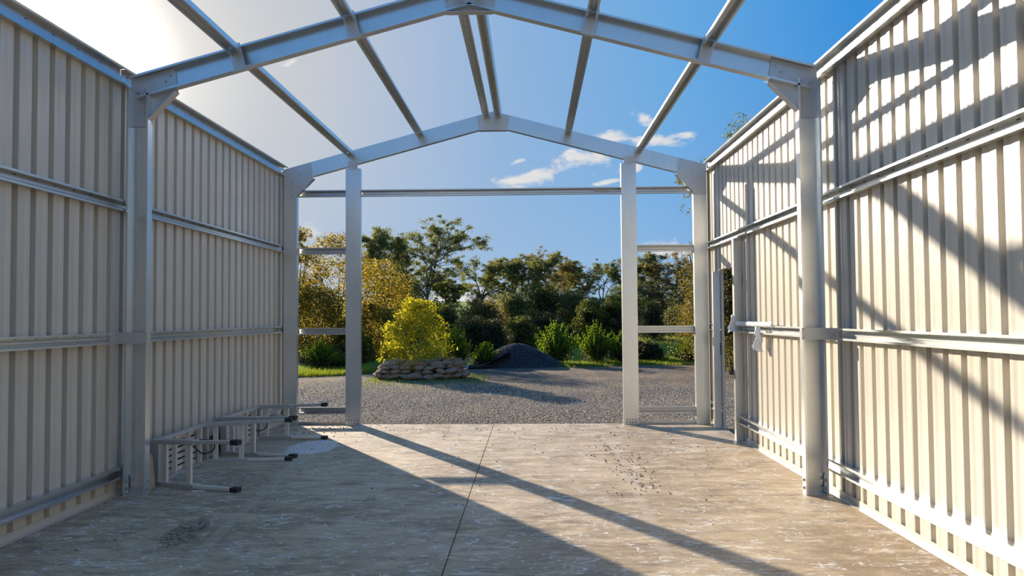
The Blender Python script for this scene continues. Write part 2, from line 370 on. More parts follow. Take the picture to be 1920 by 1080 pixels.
side_n = {-1: 'left', 1: 'right'}
where = {0: 'of the front frame at the open end', 1: 'of the near frame inside the shed', 2: 'of the frame behind the camera', 3: 'of the rearmost frame'}
for i, yp in enumerate(PLANES):
    front = (i == 0)
    vy = 1 if front else -1      # mouth of the C turned outward on the front frame, towards the camera on the others
    yw = yp if front else yp+.045
    for side in (-1, 1):
        root = empty('portal_column', (side*(XO+XI)/2, yw, 0), label='galvanised C channel column, %s column %s' % (side_n[side], where[i]), cat='column', group='portal frame columns')
        wd = XO-XI
        mb = MB(); mb.extrude(chan_profile(wd, .076, .016), (0, 0, .0), (0, 0, ZE-.10), (side, 0, 0), (0, vy, 0)); mb.build('channel', M['galv'], root)
        # splice plate up to the eave and the triangular knee brace
        yo = -.004 if front else .0
        xin, xout = -wd/2, wd/2
        pl = MB()
        P2 = [(xout, ZE-.55+.30), (xout, ZE+.0), (-.32, ZE+SLOPE*(.32+xout)), (-.27, ZE-.08), (xin, ZE-.36), (xin, ZE-.42), (xout, ZE-.42)]
        n = len(P2); P2 = [(xout, ZE-.42), (xout, ZE-.004), (xin-.20, ZE-.004+SLOPE*(.20+wd)), (xin-.235, ZE-.135), (xin-.01, ZE-.365), (xin, ZE-.42)]
        n = len(P2); yb = -.003 if front else -.006
        vs = [(side*a, yb, z) for a, z in P2]+[(side*a, yb-.004, z) for a, z in P2]
        pl.add(vs, [tuple(range(n)), tuple(range(2*n-1, n-1, -1))]+[(k, (k+1) % n, n+(k+1) % n, n+k) for k in range(n)])
        kb = pl.build('knee_plate', M['galv_dull'], root)
        fl = MB(); a, bq = Vector((side*(xin-.24), 0, ZE-.13)), Vector((side*(xin-.002), 0, ZE-.372))
        d = (bq-a).normalized(); nrm = d.cross(Vector((0, 1, 0))).normalized()
        yc = .036 if front else -.042
        fl.box((a+bq)/2+Vector((0, yc, 0)), ((bq-a).length, .078, .004), Matrix((d, Vector((0, 1, 0)), nrm)).transposed()); fl.build('knee_flange', M['galv'], kb)
        if front: pts = [(side*(xin-.19), -.008, ZE+.075-.12), (side*(xin-.03), -.008, ZE-.02-.06), (side*(xin+.06), -.008, ZE-.20), (side*(xin+.06), -.008, ZE-.38)]
        else: pts = [(side*(xin+.05), -.012, ZE-.10), (side*(xin+.12), -.012, ZE-.12), (side*(xin+.05), -.012, ZE-.30), (side*(xin-.12), -.012, ZE-.02), (side*(xin-.16), -.012, ZE+.03)]
        bolts(root, pts)
        bp = MB(); bp.box((0, vy*.036, .004), (wd-.01, .07, .008)); bp.build('base_plate', M['galv_dull'], root)
        ax = (-side, 0, 0)
        bolts(root, [(side*(xin-.001), vy*.038, .055), (side*(xin-.001), vy*.038, .12)], ax, .012)
        if not front:
            cl = MB(); cl.box((side*(xout-.012), -.045, .09), (.006, .05, .14)); cl.build('foot_cleat', M['galv'], root)
            bolts(root, [(side*(xout-.016), -.05, .055), (side*(xout-.016), -.05, .12)], ax, .012)
        # rafter half: from eave to ridge
        rr = empty('roof_rafter', (0, yw, 0), label='sloping galvanised C channel rafter, %s half %s' % (side_n[side], where[i]), cat='beam', group='portal frame rafters')
        Ul = Vector((-side*math.sin(SA)*-1, 0, math.cos(SA)))     # normal to the slope
        Ul = Vector((side*math.sin(SA), 0, math.cos(SA)))
        dr = .2
        A = Vector((side*(XO-.02), 0, ZE+.02*SLOPE))-Ul*dr/2; B = Vector((side*.002, 0, ZA))-Ul*dr/2
        mb = MB(); mb.extrude(chan_profile(dr, .076, .016), A, B, Ul, (0, vy, 0)); mb.build('channel', M['galv'], rr)
    # ridge bracket
    rb = empty('ridge_bracket', (0, yw, ZA-.12), label='folded ridge plate joining the two rafters %s' % where[i], cat='bracket', group='ridge brackets')
    P2 = [(-.20, -.145), (.20, -.145), (.235, .05), (0, .112), (-.235, .05)]; n = 5; yb = -.003 if front else -.006
    vs = [(a, yb, z) for a, z in P2]+[(a, yb-.004, z) for a, z in P2]
    MB().add(vs, [tuple(range(n)), tuple(range(2*n-1, n-1, -1))]+[(k, (k+1) % n, n+(k+1) % n, n+k) for k in range(n)]).build('plate', M['galv_dull'], rb)
    MB().box((0, .034 if front else -.04, -.147), (.40, .078, .004)).build('bottom_flange', M['galv'], rb)
    bolts(rb, [(-.19, yb-.004, -.02), (-.06, yb-.004, .03), (.06, yb-.004, .03), (.19, yb-.004, -.02), (-.15, yb-.004, -.10), (.15, yb-.004, -.10)] if not front else
          [(-.205, yb-.004, -.03), (-.05, yb-.004, .015), (.05, yb-.004, .015), (.205, yb-.004, -.03)])

# purlins -----------------------------------------------------------
bayn = {0: 'front bay', 1: 'nearest bay overhead', 2: 'rear bay behind the camera'}
pn = {-2.03: 'lower left', -1.04: 'upper left', -.11: 'left ridge', .085: 'right ridge', 1.06: 'upper right', 2.04: 'lower right'}
for bay in range(3):
    y1 = PLANES[bay]-(.012 if bay == 0 else .045); y0 = PLANES[bay+1]+.05
    if bay > 0: y1 = PLANES[bay]+.038
    for x, nm in pn.items():
        s = -1 if x < 0 else 1
        Ul = Vector((s*math.sin(SA), 0, math.cos(SA))); T = Vector((math.cos(SA), 0, -s*math.sin(SA)))
        top = Vector((x, 0, ZE+(XO-abs(x))*SLOPE))-Ul*.004
        if bay > 0: y1 = PLANES[bay]-.045
        r = hat('roof_purlin', (top.x, y0, top.z), (top.x, y1, top.z), T, -Ul, 'galvanised top hat purlin, %s line in the %s' % (nm, bayn[bay]), 'roof purlins', slots=0, m='galv')
        if bay < 2:              # bridging plate across the open face of the next frame behind
            yp = PLANES[bay+1]-.036
            mb = MB(); R3 = Matrix((T, Vector((0, 1, 0)), Ul)).transposed()
            c = top-Ul*.105
            mb.box(Ul*.012, (.108, .003, .235), R3)
            if abs(x) > .2:
                o = mb.build('bridging_plate', M['galv_dull'], r); o.location = Vector((c.x, yp, c.z))-r.location
                bolts(r, [tuple(c+Vector((0, yp-.0015, 0))+T*dx+Ul*dz-r.location) for dx, dz in ((-.03, .06), (-.03, .03))], (0, -1, 0), .004)

# side girts --------------------------------------------------------
lv = {.205: 'lowest', 1.338: 'middle', 2.475: 'upper'}
for side in (-1, 1):
    for bay in range(3):
        y0, y1 = PLANES[bay+1], PLANES[bay]
        if bay == 0: y1 = YEND-.02
        for z, nm in lv.items():
            segs = [(y0-.03, y1-.03)]
            if bay == 0: segs = [(y0-.03, y1)]
            if nm == 'middle' and bay > 0: segs = [(y0+.0, y1-.17)]
            if side > 0 and bay == 0 and nm != 'upper': segs = [(y0-.03 if nm == 'lowest' else y0+.0, DY0-.075), (DY1+.005, y1)]
            for k, (a, bb) in enumerate(segs):
                ex = '' if len(segs) == 1 else (' up to the door opening', ' beyond the door opening')[k]
                z2 = z+(.045 if side > 0 and nm == 'lowest' else 0)-(.01 if side < 0 and nm == 'lowest' else 0)
                hat('wall_girt', (side*3.043, a, z2), (side*3.043, bb, z2), (0, 0, 1), (-side, 0, 0),
                    'slotted galvanised wall girt, %s on the %s wall, %s%s' % (nm, side_n[side], bayn[bay].replace(' overhead', ''), ex), 'wall girts')
        hat('eave_purlin', (side*3.043, y0+.002, 3.60), (side*3.043, y1 if bay == 0 else y1-.002, 3.60), (0, 0, 1), (-side, 0, 0),
            'galvanised eave beam capping the %s wall, %s' % (side_n[side], bayn[bay].replace(' overhead', '')), 'eave purlins', prof=GPE, slots=.3)
    r = empty('bridging_plate', (side*2.915, YN-.038, 1.338), label='flat zinc plate bridging the %s near column at middle girt height' % side_n[side], cat='plate', group='column bridging plates')
    MB().box((0, 0, 0), (.30, .003, .098)).build('plate', M['galv_dull'], r)
    bolts(r, [(dx, -.0015, dz) for dx in (-.135, .135) for dz in (-.035, .035)], (0, -1, 0), .005)

# front wall: two mullion posts, header, girts ----------------------
for x, nm in ((-1.982, 'left'), (1.884, 'right')):
    zt_ = 3.66+(.0 if x < 0 else .03)
    r = empty('door_post', (x, YF, 0), label='tall galvanised post on the %s side of the wide front doorway' % nm, cat='post', group='doorway posts')
    MB().extrude(chan_profile(.206, .076, .016), (0, 0, 0), (0, 0, zt_-.06), (1, 0, 0), (0, 1, 0)).build('channel', M['galv'], r)
    MB().box((0, -.004, zt_-.02), (.13, .004, .12)).build('top_cleat', M['galv_dull'], r)
    bolts(r, [(dx, -.006, zt_-.03+dz) for dx, dz in ((-.045, 0), (0, 0), (.045, 0), (-.025, -.03), (.025, -.03))], (0, -1, 0), .005)
    bolts(r, [(dx, -.002, .03+dz) for dx in (-.06, -.02, .02, .06) for dz in (0, .035)], (0, -1, 0), .005, 'dark')
    MB().box((0, .038, .004), (.19, .07, .008)).build('base_plate', M['galv_dull'], r)
hd = hat('door_header', (-XI, YF+.135, 3.262), (XI, YF+.135, 3.262), (0, 0, 1), (0, -1, 0), 'long galvanised header rail across the top of the front doorway', 'front rails', slots=0)
lb = MB().box((0, 0, 0), (.24, .001, .042)).build('sticker', simple('paper_label', (.72, .72, .70), .7), hd); lb.location = (1.53, -.0105, 0); tag(lb, label='white paper label on the rail')
mb = MB()
for k in range(9): mb.box((-.10+k*.022, -.0008, .004), (.012, .0006, .006)); mb.box((-.10+k*.022, -.0008, -.010), (.010, .0006, .004))
tag(mb.build('print', M['dark'], lb), kind='stuff')
for z, nm in ((.192, 'lowest'), (1.308, 'middle'), (2.443, 'upper')):
    for x0, x1, sn in ((-XI+.0, -2.02, 'left'), (1.93, XI, 'right')):
        hat('front_girt', (x0, YF+.135, z), (x1, YF+.135, z), (0, 0, 1), (0, -1, 0), '%s short galvanised girt in the narrow panel %s of the doorway' % (nm, sn), 'front girts', slots=0)
for x0, x1, sn in ((-XI, -2.085, 'left'), (1.987, XI, 'right')):
    mb = MB(); mb.extrude(strip([(0, .04), (0, .003), (.05, .003)], .003), (x0, YF+.05, 0), (x1, YF+.05, 0), (0, 1, 0), (0, 0, 1))
    tag(mb.build('sill_angle', M['galv_thin']), 'thin galvanised angle on the slab edge, %s of the doorway' % sn, 'angle')

# side door frame ---------------------------------------------------
r = empty('door_jamb', (2.995, DY1+.0, 0), label='short bluish galvanised jamb standing free on the far side of the side door opening', cat='post', group='side door jambs')
MB().extrude(strip([(.03, .0), (-.055, .0), (-.055, .05), (.03, .05), (.03, .035)], .003), (0, 0, 0), (0, 0, 2.08), (1, 0, 0), (0, 1, 0)).build('channel', M['galv_thin'], r)
MB().box((.032, -.002, 1.05), (.01, .012, .16)).build('strike_plate', M['dark'], r)
r = empty('door_jamb', (3.005, DY0-.04, 0), label='galvanised jamb at the near side of the side door opening, up to the upper girt', cat='post', group='side door jambs')
MB().extrude(strip([(.03, .02), (.03, .07), (-.06, .07), (-.06, 0), (-.02, 0)], .003), (0, 0, 0), (0, 0, 2.42), (1, 0, 0), (0, -1, 0)).build('channel', M['galv_thin'], r)
MB().box((.0, -.03, .03), (.05, .05, .06)).build('foot_cleat', M['galv_dull'], r)
r = empty('door_head_rail', (3.0, (DY0+DY1)/2, 2.39), label='galvanised infill channel above the side door opening under the upper girt', cat='beam')

# remove the empty root again when nothing hangs on it
bpy.data.objects.remove(r)

# white plastic film snagged on the middle girt ---------------------
m, t, b, o = mat('plastic_film'); b.inputs['Base Color'].default_value = (.80, .83, .86, 1); b.inputs['Roughness'].default_value = .25
tr = t.new('ShaderNodeBsdfTransparent'); mx = t.new('ShaderNodeMixShader'); mx.inputs[0].default_value = .72
t.l.new(tr.outputs[0], mx.inputs[1]); t.l.new(b.outputs[0], mx.inputs[2]); t.l.new(mx.outputs[0], o.inputs[0])
M['film'] = m
def film(center, wy, hz, seed, label, hang=True):
    rnd = random.Random(seed); nx, nz = 14, 18; vs = []; fs = []
    for j in range(nz+1):
        v = j/nz
        for i in range(nx+1):
            u = i/nx
            w = wy*(1-.35*v+.15*math.sin(5*v+seed))
            y = (u-.5)*w+.03*math.sin(7*v+seed)*v
            x = -.02-.035*math.sin(u*9+seed+v*3)*(.3+v)-.02*noise.noise(Vector((u*5, v*5, seed)))
            z = -v*hz*(1+.10*math.sin(u*4+seed))+.03*noise.noise(Vector((u*4, v*6, seed+9)))
            vs.append((x, y, z))
    for j in range(nz):
        for i in range(nx):
            a = j*(nx+1)+i; fs.append((a, a+1, a+nx+2, a+nx+1))
    mb = MB(); mb.add(vs, fs); o = mb.build('plastic_film', M['film'], smooth=True, fixn=False); o.location = center
    s = o.modifiers.new('thick', 'SOLIDIFY'); s.thickness = .0015
    return tag(o, label, 'plastic film', 'torn plastic film')
film((2.955, 8.92, 1.50), .13, .20, 3, 'torn clear plastic film caught on the near side door jamb')
film((2.975, 8.02, 1.37), .16, .24, 8, 'crumpled white plastic film hanging from the middle of the right wall girt')
# wrap strip left along the girt
mb = MB(); vs = []; fs = []
for i in range(31):
    y = 7.55+i*.045
    for k in range(5):
        a = k/4*math.pi*.9
        vs.append((-.028*math.sin(a)-.004*noise.noise(Vector((i*.7, k, 1))), y-8.2, .03*math.cos(a)+.006*noise.noise(Vector((i*.5, k*.6, 4)))))
for i in range(30):
    for k in range(4):
        q = i*5+k; fs.append((q, q+5, q+6, q+1))
mb.add(vs, fs); o = mb.build('plastic_wrap', M['film'], smooth=True, fixn=False); o.location = (2.982, 8.2, 1.395)
s = o.modifiers.new('thick', 'SOLIDIFY'); s.thickness = .0015
tag(o, 'long strip of white protective wrap still on the middle right girt', 'plastic film', 'torn plastic film')

# ------------------------------------------------------------------ folding ladders lying on edge
def tube_mb(mb, a, b, w, h, upv=(0, 0, 1)):
    a, b = Vector(a), Vector(b); d = (b-a).normalized(); u = Vector(upv); s_ = d.cross(u).normalized(); u = s_.cross(d)
    return mb.box((a+b)/2, ((b-a).length, w, h), Matrix((d, s_, u)).transposed())
def ladder(y0, y1, tipy0, tipy1, label):
    root = empty('folding_ladder', (-2.9, (y0+y1)/2, 0), label=label, cat='ladder', group='folding ladders against the left wall')
    L = lambda p: Vector(p)-root.location
    Hh = .395
    def rail(a, b, z, name='rail', w=.028, h=.062, m='alu'):
        mb = MB(); tube_mb(mb, L((a[0], a[1], z)), L((b[0], b[1], z)), w if False else .062, .028); return mb.build(name, M[m], root, bevel=.003)
    xw = -2.90
    # middle section along the wall
    for z in (.016, Hh): rail((xw, y0), (xw, y1), z)
    for k in range(4):
        y = y0+.10+(y1-y0-.2)*k/3
        MB().box(L((xw, y, (Hh+.016)/2)), (.042, .030, Hh-.03)).build('rung', M['alu_pale'], root, bevel=.003)
    # hinges
    for yy in (y0, y1):
        for z in (.016, Hh):
            MB().rod(L((xw+.01, yy, z-.02)), L((xw+.01, yy, z+.02)), .034, 14).build('hinge', M['alu'], root)
        MB().box(L((xw+.02, yy, (Hh+.016)/2)), (.05, .045, Hh-.03)).build('hinge_post', M['alu'], root, bevel=.004)
    # outer sections standing out into the shed, with inner sliding rails and rubber feet
    for (yy, ty) in ((y0, tipy0), (y1, tipy1)):
        a = Vector((xw, yy)); tpt = Vector((-2.02, ty)); d = (tpt-a)
        sgn = 1 if ty > yy else -1
        for z in (.018, Hh):
            p1 = a+d*.50
            dz = .03 if z > .1 else 0
            mb = MB(); tube_mb(mb, L((a.x, a.y, z)), L((p1.x, p1.y, z+dz*.4)), .076, .042); mb.build('rail', M['alu'], root, bevel=.003)
            mb = MB(); tube_mb(mb, L((*(a+d*.47), z+dz*.4)), L((*(a+d*.94), z+dz)), .054, .030); mb.build('sliding_rail', M['alu_pale' if z < .1 else 'alu'], root, bevel=.003)
            mb = MB(); q0, q1 = a+d*.915, a+d*1.0; tube_mb(mb, L((q0.x, q0.y, z+dz)), L((q1.x, q1.y, z+dz)), .066, .044); mb.build('rubber_foot', M['black'], root, bevel=.005)
            for k in (.12, .27, .42):
                q = L((*(a+d*k), z+dz*.3+.0212)); MB().rod(q, q+Vector((0, 0, .0015)), .007, 10).build('rivet', M['dark'], root)
        for k in (.13, .42):
            p = a+d*k; ang = math.atan2(d.y, d.x)
            MB().box(L((p.x, p.y, (Hh+.03)/2)), (.050, .028, Hh-.03), (0, 0, ang)).build('rung', M['alu_pale'], root, bevel=.003)
    return root
ladder(6.60, 7.60, 6.33, 7.74, 'aluminium folding ladder on its side, the one nearer the camera')
ladder(8.07, 9.10, 7.87, 9.08, 'aluminium folding ladder on its side, the one nearer the front opening')
# ribbed aluminium planks leaning behind each ladder
for (y0, y1, lab) in ((6.66, 7.52, 'ribbed aluminium plank set on edge behind the nearer ladder'), (8.15, 9.0, 'ribbed aluminium plank set on edge behind the farther ladder')):
    r = empty('work_plank', (-2.955, (y0+y1)/2, .19), label=lab, cat='plank', group='planks behind the ladders'); r.rotation_euler = (0, -.06, 0)
    MB().box((-.012, 0, 0), (.008, y1-y0, .34)).build('back_web', M['dark'], r)
    for k in range(6):
        z = -.145+k*.058
        mb = MB().box((0, 0, z), (.022, y1-y0, .040)); mb.build('slat', M['alu_pale'], r, bevel=.002)
    for s in (-1, 1): MB().box((.004, s*(y1-y0)/2, 0), (.03, .02, .345)).build('end_cap', M['alu'], r)
# cord looped over the ladders
def cord(pts, label):
    P = [Vector(q) for q in pts]; pp = [P[0]]+P+[P[-1]]; line = []
    for a, b_, c_, d_ in zip(pp, pp[1:], pp[2:], pp[3:]):
        for k in range(8):
            u = k/8; line.append(.5*((2*b_)+(c_-a)*u+(2*a-5*b_+4*c_-d_)*u*u+(3*b_-a-3*c_+d_)*u**3))
    mb = MB(); mb.rod(line[0], line[0]+Vector((0, .001, 0)), .007, 6)
    for a, b_ in zip(line, line[1:]): mb.rod(a, b_+(b_-a)*.25, .007, 6)
    return tag(mb.build('strap', M['black'], smooth=True), label, 'strap', 'black straps on the ladders')
for yy, lab in ((7.32, 'black webbing strap looped on the nearer ladder'), (8.82, 'black webbing strap looped on the farther ladder')):
    cord([(-2.87, yy-.25, .28), (-2.80, yy-.1, .30), (-2.74, yy+.1, .26), (-2.76, yy+.2, .16), (-2.84, yy+.15, .12), (-2.86, yy, .2), (-2.86, yy-.1, .27)], lab)
# beige offcut board leaning by the near left column
o = MB().box((0, 0, 0), (.02, .16, .30)).build('timber_offcut', simple('raw_ply', (.42, .33, .22), .7)); o.location = (-2.86, 6.43, .153); o.rotation_euler = (.0, -.10, .15)
tag(o, 'small beige board leaning against the foot of the near left column', 'board')
o = MB().box((0, 0, 0), (.10, .04, .001)).build('paper_scrap', simple('white_scrap', (.8, .8, .8), .6)); o.location = (-2.40, 6.38, .0015); o.rotation_euler = (0, 0, .3)
tag(o, 'white paper scrap on the slab in front of the nearer ladder', 'scrap')
o = MB().box((0, 0, 0), (.06, .05, .001)).build('paper_scrap', M['film']); o.location = (.19, 7.22, .0015); o.rotation_euler = (0, 0, .3)
tag(o, 'small pale scrap on the slab in the long post shadow beside the saw cut', 'scrap')

# ------------------------------------------------------------------ ground outside
def smooth(a, b, x): 
    v = np.clip((x-a)/(b-a), 0, 1); return v*v*(3-2*v)
def edge_y(x): return 19.4+3.6*smooth(-6.5, -1.0, x)+.9*smooth(1.5, 6, x)
def gz(x, y):
    x = np.asarray(x, float); y = np.asarray(y, float)
    z = -.075+.012*np.sin(x*1.7+y*.6)+.010*np.sin(y*2.3-x*.9)
    z = z+.018*np.clip(y-24, 0, 20)+.045*np.clip(y-44, 0, 90)
    z = z+.35*np.exp(-((x-6.5)/5)**2-((y-33)/5)**2)
    return z
xs = np.concatenate([np.linspace(-120, -12, 20), np.linspace(-11.5, 11.5, 93), np.linspace(12, 120, 20)])
ysg = np.concatenate([np.linspace(-70, 9.5, 30), np.linspace(10, 30, 80), np.linspace(31, 170, 50)])
GXm, GYm = np.meshgrid(xs, ysg)
GZm = gz(GXm, GYm)
inside = (np.abs(GXm) < 3.02) & (GYm < 10.30); GZm = np.where(inside, -.17, GZm)
V3 = np.stack([GXm, GYm, GZm], -1).reshape(-1, 3); nx = len(xs)
ii, jj = np.meshgrid(np.arange(nx-1), np.arange(len(ysg)-1)); q = (jj*nx+ii).ravel()
FC = np.stack([q, q+1, q+nx+1, q+nx], -1)
m, t, b, o = mat('yard_ground'); g = t.new('ShaderNodeNewGeometry').outputs['Position']
spx = t.new('ShaderNodeSeparateXYZ'); t.put(spx.inputs[0], g); GX, GY = spx.outputs[0], spx.outputs[1]
v = t.new('ShaderNodeTexVoronoi'); t.put(v.inputs['Vector'], g); v.inputs['Scale'].default_value = 30
vc = t.new('ShaderNodeSeparateColor'); t.put(vc.inputs[0], v.outputs['Color'])
n1 = t.noise(t.mapping(g, (1, .5, 1)), 1.1, 5, .6); n2 = t.noise(g, 12, 5, .7)
gr = t.mix(vc.outputs[0], (.05, .042, .038, 1), (.25, .20, .165, 1)); gr = t.mix(t.step(n1, .38, .62), gr, t.mix(vc.outputs[1], (.10, .068, .04, 1), (.42, .30, .19, 1)))
gr = t.mix(t.math('MULTIPLY', n2, .4), gr, (.08, .07, .065, 1))
gs = t.mix(t.noise(g, 3.0, 5, .7), (.07, .12, .012, 1), (.26, .34, .03, 1)); gs = t.mix(t.step(t.noise(g, .35, 3), .5, .68), gs, (.30, .24, .07, 1))
rag = t.math('MULTIPLY', t.math('SUBTRACT', t.noise(g, 1.4, 5, .65), .5), 2.4)
e1 = t.math('MULTIPLY', t.step(GX, -6.5, -1.0), 3.6); e2 = t.math('MULTIPLY', t.step(GX, 1.5, 6), .9)
ed = t.math('ADD', t.math('ADD', 19.4, e1), e2)
gm = t.step(t.math('ADD', t.math('SUBTRACT', GY, ed), rag), -.15, .35)
gm = t.math('MAXIMUM', gm, t.step(t.math('ABSOLUTE', GX), 22, 24))
pat = t.math('MULTIPLY', t.step(GX, -.2, -2.2), t.math('MULTIPLY', t.step(GY, 16, 17.5), t.step(t.noise(g, 2.2, 5, .7), .57, .64)))
gm = t.math('MAXIMUM', gm, pat)
c = t.mix(gm, gr, gs)
pth = t.math('ABSOLUTE', t.math('SUBTRACT', GY, t.math('ADD', 36.5, t.math('MULTIPLY', GX, .55))))
c = t.mix(t.math('MULTIPLY', t.step(pth, 1.9, 1.4), t.step(GX, 2.5, 5)), c, (.30, .21, .15, 1))
t.put(b.inputs['Base Color'], c); b.inputs['Roughness'].default_value = .95; b.inputs['Specular IOR Level'].default_value = .2
bump(t, b, t.math('ADD', v.outputs['Distance'], n2), .9, .03)
M['ground'] = m
o = np_mesh('ground', V3, FC, m, smooth=True); tag(o, 'gravel yard turning to grass and a green slope beyond the shed', kind='structure')

# loose gravel as real stones
def stone_field(n, sampler, smin, smax, mtl, name, label, zoff=0.0, heap=None):
    x, y = sampler(n); n = len(x)
    base = np.array([(1, 0, 0), (0, 1, 0), (-1, 0, 0), (0, -1, 0), (0, 0, .75), (0, 0, -.75)])
    fc = np.array([(0, 1, 4), (1, 2, 4), (2, 3, 4), (3, 0, 4), (1, 0, 5), (2, 1, 5), (3, 2, 5), (0, 3, 5)])
    s = RNG.uniform(smin, smax, (n, 1, 1))*RNG.uniform(.6, 1.3, (n, 6, 1))
    a = RNG.uniform(0, 6.28, n); ca, sa = np.cos(a)[:, None], np.sin(a)[:, None]
    P = base[None]*s; tl = RNG.normal(0, .5, (n, 1))
    X_ = P[..., 0]*ca-P[..., 1]*sa; Y_ = P[..., 0]*sa+P[..., 1]*ca; Z_ = P[..., 2]+X_*tl*.5
    hz_ = (heap(x, y) if heap is not None else gz(x, y))[:, None]
    Vv = np.stack([X_+x[:, None], Y_+y[:, None], Z_+hz_+zoff], -1).reshape(-1, 3)
    Fv = (fc[None]+np.arange(n)[:, None, None]*6).reshape(-1, 3)
    o = np_mesh(name, Vv, Fv, mtl, k=3); return tag(o, label, 'gravel', kind='stuff')
def stone_mat(name, stops, rough=.9):
    m, t, b, o = mat(name); gg = t.new('ShaderNodeNewGeometry'); 
    t.put(b.inputs['Base Color'], t.ramp(gg.outputs['Random Per Island'], stops)); b.inputs['Roughness'].default_value = rough; return m
M['pebble'] = stone_mat('pebbles', [(0, (.06, .045, .035)), (.3, (.26, .20, .14)), (.65, (.52, .41, .29)), (.9, (.70, .61, .48)), (1, (.18, .10, .06))])
def samp(n):
    y = 10.33+(1-np.sqrt(RNG.uniform(0, 1, n)))*8.5; x = RNG.uniform(-1, 1, n)*(.40*y+.6)+.35
    k = ~((np.abs(x) < 3.14) & (y < 10.33)); return x[k], y[k]
stone_field(80000, samp, .007, .0165, M['pebble'], 'loose_gravel', 'loose grey and tan gravel across the yard in front of the slab')
def samp2(n):
    x = RNG.uniform(3.15, 4.6, n); y = RNG.uniform(7.5, 10.4, n); return x, y
stone_field(7000, samp2, .009, .02, M['pebble'], 'side_gravel', 'loose gravel outside the side door opening')
# crumbs of gravel on the slab, each a small thing that nothing tells apart: kept as stuff
def samp3(n):
    x = np.concatenate([RNG.uniform(-2.7, 2.8, n//2), RNG.normal(-2.35, .25, n//4), RNG.normal(1.45, .16, n//4)])
    y = np.concatenate([10.25-RNG.exponential(1.6, n//2), RNG.normal(9.8, .3, n//4), RNG.uniform(6.2, 8.6, n//4)])
    k = (np.abs(x) < 2.72) & (y > 4.2) & (y < 10.25); return x[k], y[k]
o = stone_field(420, samp3, .004, .012, stone_mat('grit', [(0, (.05, .045, .04)), (1, (.16, .12, .08))]), 'slab_grit', 'scattered dark grit and crumbs on the concrete slab', .004, heap=lambda x, y: np.zeros_like(x))

# grass blades along the yard edge -----------------------------------
def leaf_mat(name, stops, trans=.45, rough=.55, tb=1.5):
    m, t, b, o = mat(name); gg = t.new('ShaderNodeNewGeometry')
    c = t.ramp(gg.outputs['Random Per Island'], stops)
    t.put(b.inputs['Base Color'], c); b.inputs['Roughness'].default_value = rough; b.inputs['Specular IOR Level'].default_value = .35
    tr = t.new('ShaderNodeBsdfTranslucent'); t.put(tr.inputs[0], t.mix(1, c, (tb, tb*.97, tb*.5, 1), 'MULTIPLY'))
    mx = t.new('ShaderNodeMixShader'); mx.inputs[0].default_value = trans
    t.l.new(b.outputs[0], mx.inputs[1]); t.l.new(tr.outputs[0], mx.inputs[2]); t.l.new(mx.outputs[0], o.inputs[0]); return m
M['grass'] = leaf_mat('grass_blades', [(0, (.07, .12, .015)), (.5, (.14, .20, .02)), (.85, (.22, .24, .03)), (1, (.34, .27, .10))], .5, tb=1.6)
def blades(name, x, y, h0, h1, label, wd=.012):
    n = len(x); h = RNG.uniform(h0, h1, n); a = RNG.uniform(0, 6.28, n); lx = RNG.normal(0, .35, n)*h; ly = RNG.normal(0, .35, n)*h; z = gz(x, y)-.01
    dx, dy = np.cos(a)*wd, np.sin(a)*wd
    P = np.stack([np.stack([x-dx, y-dy, z], -1), np.stack([x+dx, y+dy, z], -1), np.stack([x+lx, y+ly, z+h], -1)], 1)
    o = np_mesh(name, P.reshape(-1, 3), np.arange(3*n).reshape(-1, 3), M['grass'], k=3); return tag(o, label, 'grass', kind='stuff')
x = RNG.uniform(-7, -2.9, 9000); blades('grass_strip', x, edge_y(x)+RNG.exponential(1.1, 9000)-.3, .05, .16, 'grass strip with seed heads at the left edge of the gravel yard')
x = RNG.uniform(-1.2, 9, 13000); blades('grass_edge', x, edge_y(x)+RNG.exponential(1.3, 13000)-.3, .04, .12, 'sunlit grass edge right of the dark gravel heap')
x = RNG.uniform(-3.6, -.6, 2500); blades('weeds', x, RNG.normal(18.6, .9, 2500), .02, .07, 'thin weeds in the gravel around the rock bed')
x = RNG.uniform(4.5, 13, 9000); blades('lawn', x, RNG.uniform(25, 40, 9000), .05, .12, 'mown lawn seen right of the right doorway post', .02)

# ------------------------------------------------------------------ rock bed, gravel heap, pipe
m, t, b, o = mat('field_rock'); oc = t.new('ShaderNodeTexCoord').outputs['Object']; oi = t.new('ShaderNodeObjectInfo')
n = t.noise(t.mapping(oc, (1, 1, 4)), 5, 6, .7, .5)
c = t.mix(n, (.17, .085, .042, 1), (.68, .43, .25, 1)); c = t.mix(t.math('MULTIPLY', oi.outputs['Random'], .45), c, (.38, .30, .24, 1))
t.put(b.inputs['Base Color'], c); b.inputs['Roughness'].default_value = .9; bump(t, b, n, .8, .05); M['rock'] = m
def rock_mesh(seed):
    bm = bmesh.new(); bmesh.ops.create_icosphere(bm, subdivisions=2, radius=.5); rnd = random.Random(seed)
    cuts = [(Vector((rnd.gauss(0, 1), rnd.gauss(0, 1), rnd.gauss(0, 1))).normalized(), rnd.uniform(.22, .40)) for _ in range(15)]
    for v in bm.verts:
        for nn, dd in cuts:
            k = v.co.dot(nn)-dd
            if k > 0: v.co -= nn*k
        v.co += v.co.normalized()*.05*noise.noise(v.co*6+Vector((seed, 0, 0)))
    me = bpy.data.meshes.new('rock'); bm.to_mesh(me); bm.free(); me.materials.append(M['rock']); return me
RM = [rock_mesh(k) for k in range(7)]
bedc = (-2.33, 18.9)
bed = empty('rock_bed', (bedc[0], bedc[1], gz(*bedc)), label='ring of stacked brown field rocks around the yellow green bush', cat='rock bed')
rnd = random.Random(5)
